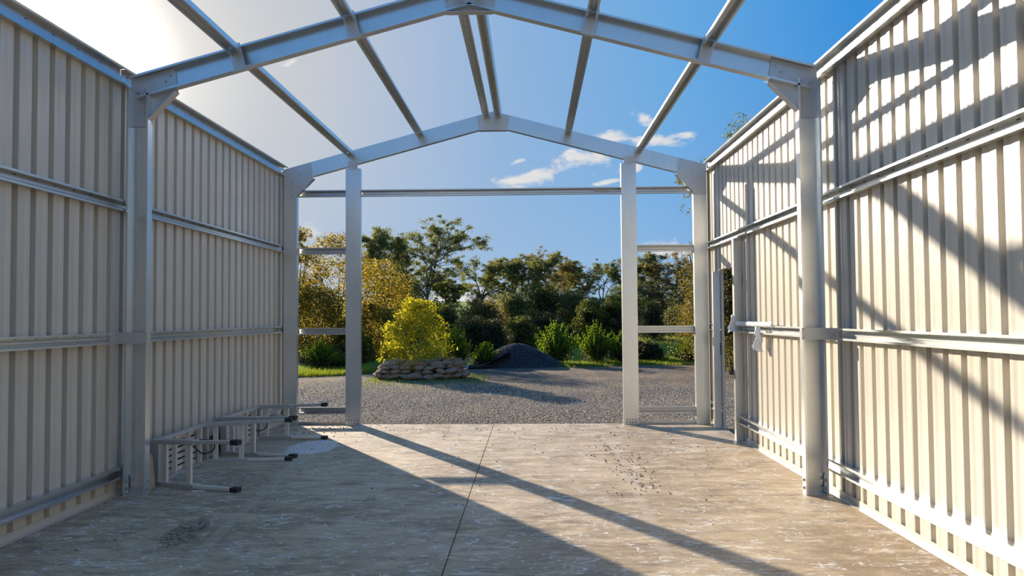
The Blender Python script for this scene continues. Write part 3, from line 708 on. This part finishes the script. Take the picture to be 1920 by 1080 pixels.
def rock(x, y, z, sx, sy, sz, rz, tilt):
    o = bpy.data.objects.new('rock', rnd.choice(RM)); COL.objects.link(o); o.parent = bed
    o.location = (x, y, z); o.scale = (sx, sy, sz); o.rotation_euler = (rnd.gauss(0, .15), tilt, rz)
for layer, (n, rx, ry, z) in enumerate(((24, 1.12, .62, .06), (22, 1.07, .57, .17), (20, 1.0, .52, .275), (15, .90, .45, .365))):
    for k in range(n):
        a = 2*math.pi*(k+.5*layer)/n+rnd.uniform(-.05, .05)
        rad = rnd.uniform(.93, 1.06)
        rock(rx*math.cos(a)*rad, ry*math.sin(a)*rad, z+rnd.uniform(-.015, .02), rnd.uniform(.30, .62), rnd.uniform(.22, .34), rnd.uniform(.13, .20),
             math.atan2(ry*math.cos(a), -rx*math.sin(a))+rnd.uniform(-.3, .3), rnd.uniform(-.25, .25))
for k in range(9): rock(.35+k*.085, -.1+rnd.uniform(-.2, .3), .40+rnd.uniform(-.03, .06), .42, .16, .15, rnd.uniform(-.5, .5), rnd.uniform(-.9, -.3))
rock(-.05, -.1, .40, .95, .6, .36, .1, 0); rock(-.45, -.15, .36, .7, .4, .25, -.2, .2)
# grey gravel heap
def dome(name, cx, cy, rx, ry, h, mtl, parent=None, lumps=.06, p=1.5, n=60):
    vs = []; fs = []
    for j in range(n//2+1):
        r = j/(n//2)
        for i in range(n):
            a = 2*math.pi*i/n; x, y = r*rx*math.cos(a), r*ry*math.sin(a)
            z = h*(max(0, 1-r**p))**1.1+lumps*noise.noise(Vector((x*1.5, y*1.5, cx)))*(1-r)
            vs.append((x, y, z-.02))
    for j in range(n//2):
        for i in range(n): a = j*n+i; bq = j*n+(i+1) % n; fs.append((a, bq, bq+n, a+n))
    mb = MB(); mb.add(vs, fs); o = mb.build(name, mtl, parent, smooth=True); return o
hc = (at(968, 23.3), 23.3)
heap = empty('gravel_heap', (hc[0], hc[1], float(gz(*hc))), label='dark blue grey gravel heap among the shrubs beyond the yard', cat='gravel heap')
M['heap'] = stone_mat('heap_stone', [(0, (.02, .022, .03)), (.6, (.05, .053, .066)), (1, (.12, .12, .13))])
dome('heap_core', hc[0], hc[1], 1.55, 1.2, .72, simple('heap_base', (.03, .032, .038), .95), heap, .08)
n = 9000; rr_ = np.sqrt(RNG.uniform(0, 1, n)); aa = RNG.uniform(0, 6.28, n); hx, hy = rr_*1.53*np.cos(aa), rr_*1.18*np.sin(aa)
o = stone_field(n, lambda k: (hx, hy), .012, .028, M['heap'], 'heap_stones', None, -.015, heap=lambda x, y: .72*(1-np.clip(np.hypot(x/1.55, y/1.2), 0, 1)**1.5)**1.1+.0*x)
o.parent = heap
for kk in ('category',): 
    if kk in o: del o[kk]
# black sheeting with a pale pipe end by the heap
r = empty('drain_pipe', (at(890, 22.2), 22.2, float(gz(-1.5, 22.2))), label='black plastic drain pipe with a pale blue grey open end beside the gravel heap', cat='pipe')
MB().rod((-.22, -.1, .06), (.45, .1, .075), .065, 14).build('pipe', M['black'], r, smooth=False)
MB().rod((-.34, -.14, .045), (-.21, -.10, .06), .062, 14, .068).build('pipe_end', simple('pale_blue_plastic', (.35, .45, .58), .4), r)
mb = MB(); vs = []; fs = []
for j in range(13):
    for i in range(9):
        u, w_ = j/12, i/8; vs.append((-.05+u*1.1, -.05+w_*.5, .03+.5*u**1.3*(1-.35*w_)+.035*noise.noise(Vector((u*6, w_*5, 2)))))
for j in range(12):
    for i in range(8): a = j*9+i; fs.append((a, a+1, a+10, a+9))
mb.add(vs, fs); o = mb.build('plastic_sheeting', simple('black_sheet', (.03, .032, .04), .45), r, smooth=True, fixn=False); s = o.modifiers.new('t', 'SOLIDIFY'); s.thickness = .004
# pond
pc = (at(1366, 44), 44)
o = dome('pond', pc[0], pc[1], 4.2, 2.6, .0, simple('pond_water', (.10, .20, .32), .06), None, 0); o.location = (pc[0]+.8, pc[1], float(gz(*pc))+.16)
tag(o, 'small blue pond on the lawn beyond the side door opening', 'pond')

# ------------------------------------------------------------------ trees and shrubs
def leaf_quads(C, R, n, ll, lw, up_bias=0.0, hang=0.0, shell=.0, dirs=None):
    """n leaves per clump centre; rhombus quads. returns verts (N*4,3)"""
    m_ = len(C); N = m_*n
    d = RNG.normal(0, 1, (N, 3)); d /= np.linalg.norm(d, axis=1)[:, None]
    rad = RNG.uniform(shell, 1, N)**.6
    P = np.repeat(C, n, 0)+d*rad[:, None]*np.repeat(R, n, 0)
    ax = RNG.normal(0, 1, (N, 3)) if dirs is None else np.repeat(dirs, n, 0)+RNG.normal(0, .45, (N, 3))
    ax[:, 2] += up_bias-hang; ax /= np.linalg.norm(ax, axis=1)[:, None]
    sd_ = np.cross(ax, RNG.normal(0, 1, (N, 3))); sd_ /= np.linalg.norm(sd_, axis=1)[:, None]
    L = (ll*RNG.uniform(.6, 1.3, N))[:, None]; Wd = (lw*RNG.uniform(.7, 1.2, N))[:, None]
    return np.stack([P-ax*L/2, P+sd_*Wd/2, P+ax*L/2, P-sd_*Wd/2], 1).reshape(-1, 3)
def quads_obj(name, Vq, mtl, parent):
    n = len(Vq)//4; o = np_mesh(name, Vq, np.arange(4*n).reshape(-1, 4), mtl, parent); o['kind'] = 'stuff'; return o
M['bark'] = simple('grey_bark', (.17, .13, .10), .9, var=.35, scale=4); M['bark_pale'] = simple('pale_gum_bark', (.30, .25, .20), .85, var=.3, scale=4)
M['gum'] = leaf_mat('gum_leaves', [(0, (.08, .10, .04)), (.5, (.14, .155, .055)), (.85, (.20, .19, .07)), (1, (.30, .23, .09))], .45, tb=1.7)
M['gum_brown'] = leaf_mat('brown_gum_leaves', [(0, (.10, .085, .04)), (.5, (.17, .14, .055)), (1, (.32, .21, .09))], .45, tb=1.7)
M['olive'] = leaf_mat('olive_gold_leaves', [(0, (.065, .052, .010)), (.45, (.15, .112, .016)), (.8, (.24, .17, .022)), (1, (.42, .31, .09))], .62, tb=1.9)
M['yellow'] = leaf_mat('yellow_green_leaves', [(0, (.10, .10, .008)), (.45, (.25, .24, .012)), (.8, (.42, .37, .02)), (1, (.60, .50, .05))], .55, tb=1.9)
M['cypress'] = leaf_mat('cypress_green', [(0, (.07, .115, .012)), (.5, (.15, .23, .02)), (1, (.32, .38, .05))], .5, tb=1.9)
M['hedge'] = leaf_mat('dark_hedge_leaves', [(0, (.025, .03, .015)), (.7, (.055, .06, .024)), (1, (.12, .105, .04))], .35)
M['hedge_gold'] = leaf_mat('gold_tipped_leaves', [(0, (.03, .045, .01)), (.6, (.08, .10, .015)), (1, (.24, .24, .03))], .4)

def gum(name, x, y, h, w, seed, leafm='gum', clumps=1.0, bare=False, dens=50, ll=.13, base=None, fill=0, label='', stems=3, crown0=.38, group='gum trees beyond the yard', csize=1.0, bark='bark'):
    rnd = random.Random(seed); z0 = float(gz(x, y))-.05
    root = empty(name, (x, y, z0), label=label, cat='tree', group=group)
    wood = MB(); tips = []
    def grow(p, d, L, r, lev):
        segs = 3; q = p
        for s in range(segs):
            d2 = (d+Vector((rnd.gauss(0, .14), rnd.gauss(0, .14), rnd.gauss(.03, .08)))).normalized()
            q2 = q+d2*L/segs; ra = r*(1-.28*s/segs); rb = r*(1-.28*(s+1)/segs)
            wood.rod(q, q2, ra, 5 if lev > 1 else 7, rb); q, d = q2, d2
            if lev >= 1 and rnd.random() < (.25 if lev == 1 else .6): tips.append((q.copy(), lev))
        if lev >= (5 if bare else 4) or r < .008: tips.append((q.copy(), 9)); return
        for k in range(rnd.choice((2, 3, 3)) if lev else stems):
            a = rnd.uniform(0, 6.28); sp = rnd.uniform(.35, .75) if lev else rnd.uniform(.25, .6)
            o_ = d.orthogonal().normalized(); o_.rotate(Matrix.Rotation(a, 3, d))
            nd = (d*math.cos(sp)+o_*math.sin(sp)); nd.z = nd.z*.8+.22; nd.normalize()
            grow(q, nd, L*rnd.uniform(.62, .85), r*rnd.uniform(.55, .7), lev+1)
    grow(Vector((0, 0, 0)), Vector((rnd.gauss(0, .1), rnd.gauss(0, .1), 1)).normalized(), .16, .03, 0)
    T = np.array([tuple(q) for q, l in tips]); LV = np.array([l for q, l in tips])
    zmax = T[:, 2].max(); xr = np.percentile(np.abs(T[:, 0]-T[:, 0].mean()), 96)
    ctr = T[:, 0].mean()
    sz = h*.96/zmax; sx = (w/2*.9)/max(xr, .05)
    def mp(P): P = np.asarray(P, float).copy(); k = np.clip(P[..., 2]*sz/h, 0, 1); P[..., 0] = (P[..., 0]-ctr*np.clip(k*1.5, 0, 1))*sx; P[..., 1] *= sx*.8; P[..., 2] *= sz; return P
    # radii scale too strongly in x: rebuild the wood with true radii along mapped centre lines
    wv = np.array(wood.v); wm = MB()
    i = 0; fpos = 0
    T2 = mp(T); wood_segs = seglist
    for (a, bq, ra, rb, nn) in wood_segs:
        A = mp(a); B = mp(bq); rs = h/1.0*.55
        wm.rod(A, B, max(.006, ra*rs), nn, max(.005, rb*rs))
    FC_ = None
    if fill:
        g2 = np.random.default_rng(seed+5); dd = g2.normal(0, 1, (fill, 3)); dd /= np.linalg.norm(dd, axis=1)[:, None]; rd = g2.uniform(.25, 1, fill)**.5
        FC_ = np.array([0, 0, .60*h])+dd*rd[:, None]*np.array([.46*w, .34*w, .36*h])
        TT = mp(T)
        for q in FC_:
            k = np.argmin(((TT-q)**2).sum(1)+np.where(TT[:, 2] > q[2], 4, 0)); wm.rod(TT[k], q, .03, 4, .01)
    wm.build('trunk', M[bark], root, smooth=True, fixn=False)
    keep = (T2[:, 2] > h*crown0) if not bare else (np.random.default_rng(seed).uniform(0, 1, len(T2)) < .12)
    C = T2[keep]
    mx_ = int(330*clumps)
    if not bare: C = np.concatenate([C, C+np.random.default_rng(seed+1).normal(0, 1, C.shape)*np.array([.075*w, .06*w, .035*h])])
    if len(C) > mx_: C = C[np.random.default_rng(seed).choice(len(C), mx_, replace=False)]
    if FC_ is not None: C = np.concatenate([C, FC_])
    if len(C):
        sc_ = RNG.uniform(.35, 1.1, len(C))*h*.047*csize
        R_ = np.stack([sc_*1.35, sc_*1.35, sc_*.75], -1)
        quads_obj('foliage', leaf_quads(C, R_, dens, ll, ll*.34, hang=.5), M[leafm], root)
    return root
# segments recorded while growing
seglist = []
_rod = MB.rod
class WoodMB(MB):
    pass
def rec_rod(s, a, b, r, n=8, r2=None):
    if getattr(s, 'rec', None) is not None: s.rec.append((tuple(a), tuple(b), r, r if r2 is None else r2, n)); return s
    return _rod(s, a, b, r, n, r2)
MB.rod = rec_rod
_init = MB.__init__
_gum = gum
def gum(*a, **k):
    global seglist
    seglist = []
    first = [True]
    def init(s):
        _init(s)
        if first[0]: s.rec = seglist; first[0] = False
        else: s.rec = None
    MB.__init__ = init
    try: return _gum(*a, **k)
    finally: MB.__init__ = _init

def bushy(name, x, y, h, w, seed, leafm, label, dens=70, ll=.09, lobes=26, cat='tree', group=None, stemm='bark', z_lo=.05, core=True, lwf=.5, dp=.85):
    rnd = random.Random(seed); z0 = float(gz(x, y))-.05
    root = empty(name, (x, y, z0), label=label, cat=cat, group=group)
    mb = MB()
    for k in range(4):
        a = rnd.uniform(0, 6.28); mb.rod((0, 0, 0), (math.cos(a)*w*.18, math.sin(a)*w*.18, h*.55), .03+.008*h, 6, .012)
        mb.rod((math.cos(a)*w*.18, math.sin(a)*w*.18, h*.55), (math.cos(a)*w*.3, math.sin(a)*w*.3, h*.85), .014+.002*h, 5, .006)
    mb.build('stem', M[stemm], root, fixn=False)
    C = []; R_ = []
    for k in range(lobes):
        v = z_lo+(1-z_lo)*(k+.5)/lobes; v = min(.97, v+rnd.uniform(-.05, .05)); a = k*2.4+rnd.uniform(-.4, .4)
        prof = math.sqrt(max(.02, 1-((v-.38)/.64)**2))*(1.08-.35*max(0, v-.45)); rr = w/2*prof*rnd.uniform(.5, 1.0)
        s_ = min(w, h)*rnd.uniform(.15, .24)*(1.1-.45*v)
        C.append((rr*math.cos(a), rr*math.sin(a)*dp, v*h-s_*.3)); R_.append((s_, s_, s_*.85))
    C = np.array(C); R_ = np.array(R_)
    quads_obj('foliage', leaf_quads(C, R_, dens, ll, ll*lwf, shell=.35), M[leafm], root)
    if core:
        C2 = np.array([(0, 0, h*.30), (0, 0, h*.5), (0, 0, h*.66)]); R2 = np.array([(w*.36, w*.32, h*.28), (w*.34, w*.3, h*.28), (w*.24, w*.22, h*.22)])
        quads_obj('inner_foliage', leaf_quads(C2, R2, int(lobes*dens*.28), ll*1.3, ll*.7), M['hedge' if leafm.startswith('hedge') else leafm], root)
    return root
def plume(name, x, y, h, w, seed, leafm, label, group, dens=66, ll=.06, arms=54):
    """feathery conifer: sprays rising and leaning out from the base"""
    rnd = random.Random(seed); root = empty(name, (x, y, float(gz(x, y))-.03), label=label, cat='shrub', group=group)
    mb = MB(); mb.rod((0, 0, 0), (0, 0, h*.8), .03, 6, .01); C = []; D = []; R_ = []
    for k in range(arms):
        a = k*2.4; v = (k+.5)/arms; L = h*(1.02-.45*(1-v)) ; lean = (1-v)*.95*(w/h)
        d = Vector((math.cos(a)*lean, math.sin(a)*lean, 1)).normalized(); s0 = Vector((0, 0, h*.02+v*h*.25)); L = (h*(.55+.45*v)-s0.z)/d.z*rnd.uniform(.78, 1.12)
        mb.rod(s0, s0+d*L*.9, .010, 4, .003)
        for j in range(7):
            q = s0+d*L*(.22+.13*j); C.append(tuple(q)); D.append(tuple(d*1.6)); r_ = h*.050*(1.25-.15*j); R_.append((r_, r_, r_*1.5))
    mb.build('stem', M['bark'], root, fixn=False)
    quads_obj('foliage', leaf_quads(np.array(C), np.array(R_), dens, ll, ll*.42, dirs=np.array(D)), M[leafm], root)
    quads_obj('inner_foliage', leaf_quads(np.array([(0, 0, h*.25), (0, 0, h*.45)]), np.array([(w*.38, w*.38, h*.24), (w*.26, w*.26, h*.28)]), 1500, ll*1.2, ll*.6), M['hedge'], root); return root  # dark core leaves put the shade inside the conifer into colour

GG = 'gum trees beyond the yard'
def G(px, d, top, wpx, seed, label, **k):
    x = at(px, d); z = zt(top, d)-float(gz(x, d)); return gum('gum_tree', x, d, z, wpx/F*d, seed, label=label, **k)
G(796, 45, 412, 225, 11, 'tallest umbrella crowned gum tree, right of the left doorway post', clumps=1.5, dens=75, stems=4, crown0=.42, fill=60)
G(712, 43, 424, 95, 12, 'slender gum tree rising just right of the left doorway post', clumps=.8, dens=60, crown0=.3, fill=90)
G(908, 55, 480, 120, 13, 'leaning gum tree behind the dark hedge at the centre left', clumps=1.1, crown0=.3, leafm='gum', fill=90)
G(985, 58, 470, 125, 14, 'tall broad gum tree behind the gravel heap', clumps=1.3, crown0=.25, fill=90)
G(1040, 60, 468, 100, 15, 'brown tinged gum tree right of the broad gum behind the heap', clumps=1.2, crown0=.25, leafm='gum_brown', fill=90)
G(1092, 60, 484, 80, 16, 'narrow gum tree beside the nearly bare tree', clumps=.9, crown0=.3, fill=90)
G(1133, 62, 487, 92, 17, 'nearly bare spreading tree left of the right doorway post', bare=True, dens=20, stems=4)
G(1172, 57, 482, 70, 18, 'gum tree half hidden by the right doorway post', clumps=.8, crown0=.3, fill=90)
G(1214, 50, 474, 75, 19, 'tall gum tree just right of the right doorway post', clumps=1.0, crown0=.35, fill=90)
G(1272, 48, 476, 110, 20, 'spreading gum tree between right doorway post and front right column', clumps=1.3, crown0=.3, leafm='gum_brown', fill=90)
G(1335, 52, 480, 90, 21, 'gum tree behind the front right column', clumps=1.0, crown0=.3, fill=90)
G(938, 57, 486, 90, 26, 'slim gum tree between the leaning gum and the broad gum', clumps=.8, crown0=.2, fill=90, leafm='gum')
G(1012, 56, 480, 80, 27, 'greyish gum tree in the gap right of the broad gum', clumps=.8, crown0=.2, fill=90)
G(1066, 63, 492, 70, 28, 'thin gum tree behind the brown tinged gum', clumps=.8, crown0=.2, fill=70)
G(842, 48, 520, 60, 29, 'small gum tree at the right foot of the umbrella crowned gum', clumps=.7, crown0=.2, fill=60)
G(838, 62, 500, 90, 22, 'distant gum tree low behind the umbrella crowned gum', clumps=1.0, crown0=.2)
G(1060, 75, 520, 120, 23, 'distant gum tree low behind the centre trees', clumps=1.1, crown0=.2)
G(955, 75, 520, 120, 24, 'distant gum tree low behind the heap trees', clumps=1.1, crown0=.2)
G(745, 47, 480, 90, 25, 'bushy gum tree in front of the umbrella gum trunk', clumps=1.2, crown0=.15, leafm='gum')
gum('gum_tree', 8.7, 25, 8.7, 5.0, 31, fill=70, label='tall gum tree outside whose tip shows over the right wall', clumps=1.3, dens=70, ll=.12, crown0=.45)
def Bz(kind, px, d, top, wpx, seed, leafm, label, **k):
    x = at(px, d); z = zt(top, d)-float(gz(x, d)); return kind(k.pop('nm'), x, d, z, wpx/F*d, seed, leafm, label, **k)
OG = 'golden olive trees left of the doorway'
M['rust'] = leaf_mat('rusty_green_leaves', [(0, (.07, .06, .014)), (.5, (.14, .12, .028)), (1, (.27, .19, .05))], .4)
bushy('rusty_tree', at(1366, 19.5), 19.5, 4.0, 1.9, 91, 'rust', 'rusty green tree seen through the side door opening', dens=150, ll=.08, lobes=60, lwf=.4, z_lo=.12)
bushy('rusty_tree', at(1325, 23.5), 23.5, 4.2, 2.2, 92, 'rust', 'rusty green tree in the slot between front right column and cladding', dens=130, ll=.08, lobes=60, lwf=.4, z_lo=.12)
bushy('rusty_tree', at(1430, 22), 22, 4.4, 2.6, 93, 'rust', 'rusty green tree outside behind the right wall', dens=110, ll=.09, lobes=60, lwf=.4, z_lo=.1)
for px, d, top, wp, sd_, lab in ((548, 29, 420, 120, 41, 'golden olive tree behind the front left column'), (630, 31, 434, 165, 42, 'golden olive tree filling the left narrow panel'),
                                 (704, 34, 485, 160, 43, 'golden olive tree right of the left doorway post'), (585, 27, 530, 150, 44, 'lower golden olive tree at the foot of the left narrow panel'),
                                 (692, 28, 565, 140, 45, 'low golden shrub tree beside the left doorway post'), (655, 25.5, 612, 80, 47, 'small golden shrub behind the left doorway post')):
    Bz(bushy, px, d, top, wp, sd_, 'olive', lab, nm='olive_tree', dens=150, ll=.10, lobes=74, group=OG, lwf=.55, core=False)
Bz(bushy, 780, 19.2, 556, 112, 51, 'yellow', 'bright yellow green bush growing out of the rock bed', nm='yellow_bush', dens=120, ll=.10, lobes=72, cat='shrub', lwf=.26, z_lo=.2, core=False)
HG = 'dark hedges beyond the yard'
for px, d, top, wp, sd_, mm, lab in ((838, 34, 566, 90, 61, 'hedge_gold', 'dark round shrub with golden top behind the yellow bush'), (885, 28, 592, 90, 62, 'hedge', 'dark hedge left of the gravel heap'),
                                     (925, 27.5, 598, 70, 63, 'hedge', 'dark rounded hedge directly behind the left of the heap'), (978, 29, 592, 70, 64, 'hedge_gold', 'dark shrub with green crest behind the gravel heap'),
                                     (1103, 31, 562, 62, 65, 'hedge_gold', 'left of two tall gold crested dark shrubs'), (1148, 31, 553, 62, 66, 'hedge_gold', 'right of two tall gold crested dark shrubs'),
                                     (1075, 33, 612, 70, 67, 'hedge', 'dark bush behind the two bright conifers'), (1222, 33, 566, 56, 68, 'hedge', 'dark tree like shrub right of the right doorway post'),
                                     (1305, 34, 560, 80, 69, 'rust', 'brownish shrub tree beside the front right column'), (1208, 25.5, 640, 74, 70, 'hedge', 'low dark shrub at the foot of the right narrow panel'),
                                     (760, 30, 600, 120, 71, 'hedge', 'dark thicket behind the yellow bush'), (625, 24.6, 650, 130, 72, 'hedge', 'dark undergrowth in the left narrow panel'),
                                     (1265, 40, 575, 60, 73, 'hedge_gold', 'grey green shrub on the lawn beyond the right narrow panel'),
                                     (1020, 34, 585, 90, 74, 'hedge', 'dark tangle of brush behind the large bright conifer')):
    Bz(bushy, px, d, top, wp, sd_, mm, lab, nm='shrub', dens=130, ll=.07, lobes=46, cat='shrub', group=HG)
PG = 'bright green conifer shrubs'
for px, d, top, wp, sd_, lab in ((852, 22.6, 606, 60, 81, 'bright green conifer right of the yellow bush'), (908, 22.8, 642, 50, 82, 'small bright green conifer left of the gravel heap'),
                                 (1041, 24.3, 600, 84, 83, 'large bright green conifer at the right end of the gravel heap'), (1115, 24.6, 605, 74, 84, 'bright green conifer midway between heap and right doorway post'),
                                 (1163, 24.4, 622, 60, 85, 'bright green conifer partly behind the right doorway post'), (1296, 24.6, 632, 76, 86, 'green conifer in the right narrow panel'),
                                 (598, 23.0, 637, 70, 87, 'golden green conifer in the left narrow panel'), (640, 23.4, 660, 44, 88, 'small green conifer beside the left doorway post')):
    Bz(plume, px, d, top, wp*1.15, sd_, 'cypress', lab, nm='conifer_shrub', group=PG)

WG = 'woodland trees behind the hedges'
for px, d, top, wp, sd_, mm, lab in ((735, 41, 520, 120, 101, 'rust', 'rusty woodland tree right of the left doorway post'), (800, 43, 560, 110, 102, 'hedge_gold', 'dark woodland tree under the umbrella crowned gum'),
                                     (770, 52, 500, 100, 103, 'gum', 'grey green woodland tree behind the umbrella gum trunk'), (905, 46, 560, 110, 104, 'gum_brown', 'brown woodland tree behind the dark hedge'),
                                     (962, 49, 545, 90, 105, 'gum', 'grey green woodland tree left of the broad gum'), (1020, 50, 530, 120, 106, 'hedge_gold', 'dark woodland tree behind the broad gum trunk'),
                                     (1075, 52, 545, 90, 107, 'gum_brown', 'brownish woodland tree left of the bare tree'), (1120, 50, 560, 90, 108, 'gum', 'grey green woodland tree under the bare tree'),
                                     (1170, 46, 535, 90, 109, 'hedge_gold', 'dark woodland tree at the right doorway post'), (1225, 54, 525, 90, 110, 'gum_brown', 'brown woodland tree in the right narrow panel, left half'),
                                     (1285, 56, 520, 110, 111, 'gum', 'grey green woodland tree in the right narrow panel, right half'), (1345, 50, 530, 110, 112, 'gum_brown', 'brown woodland tree behind the front right column')):
    Bz(bushy, px, d, top, wp, sd_, mm, lab, nm='woodland_tree', dens=110, ll=.13, lobes=52, group=WG, lwf=.45, z_lo=.12)

# unseen hedge added behind the shed to warm the reflections in the steel
n = 26; Ch = np.stack([np.linspace(-26, 26, n), RNG.normal(-22, 1.2, n), RNG.uniform(1.2, 2.6, n)], -1); Rh = np.stack([np.full(n, 1.6), np.full(n, 1.3), RNG.uniform(1.3, 2.1, n)], -1)
o = quads_obj('added_hedge', leaf_quads(Ch, Rh, 700, .26, .14), M['rust'], None)
tag(o, 'unseen olive green hedge added behind the camera to warm the steel reflections', 'hedge', kind='stuff')
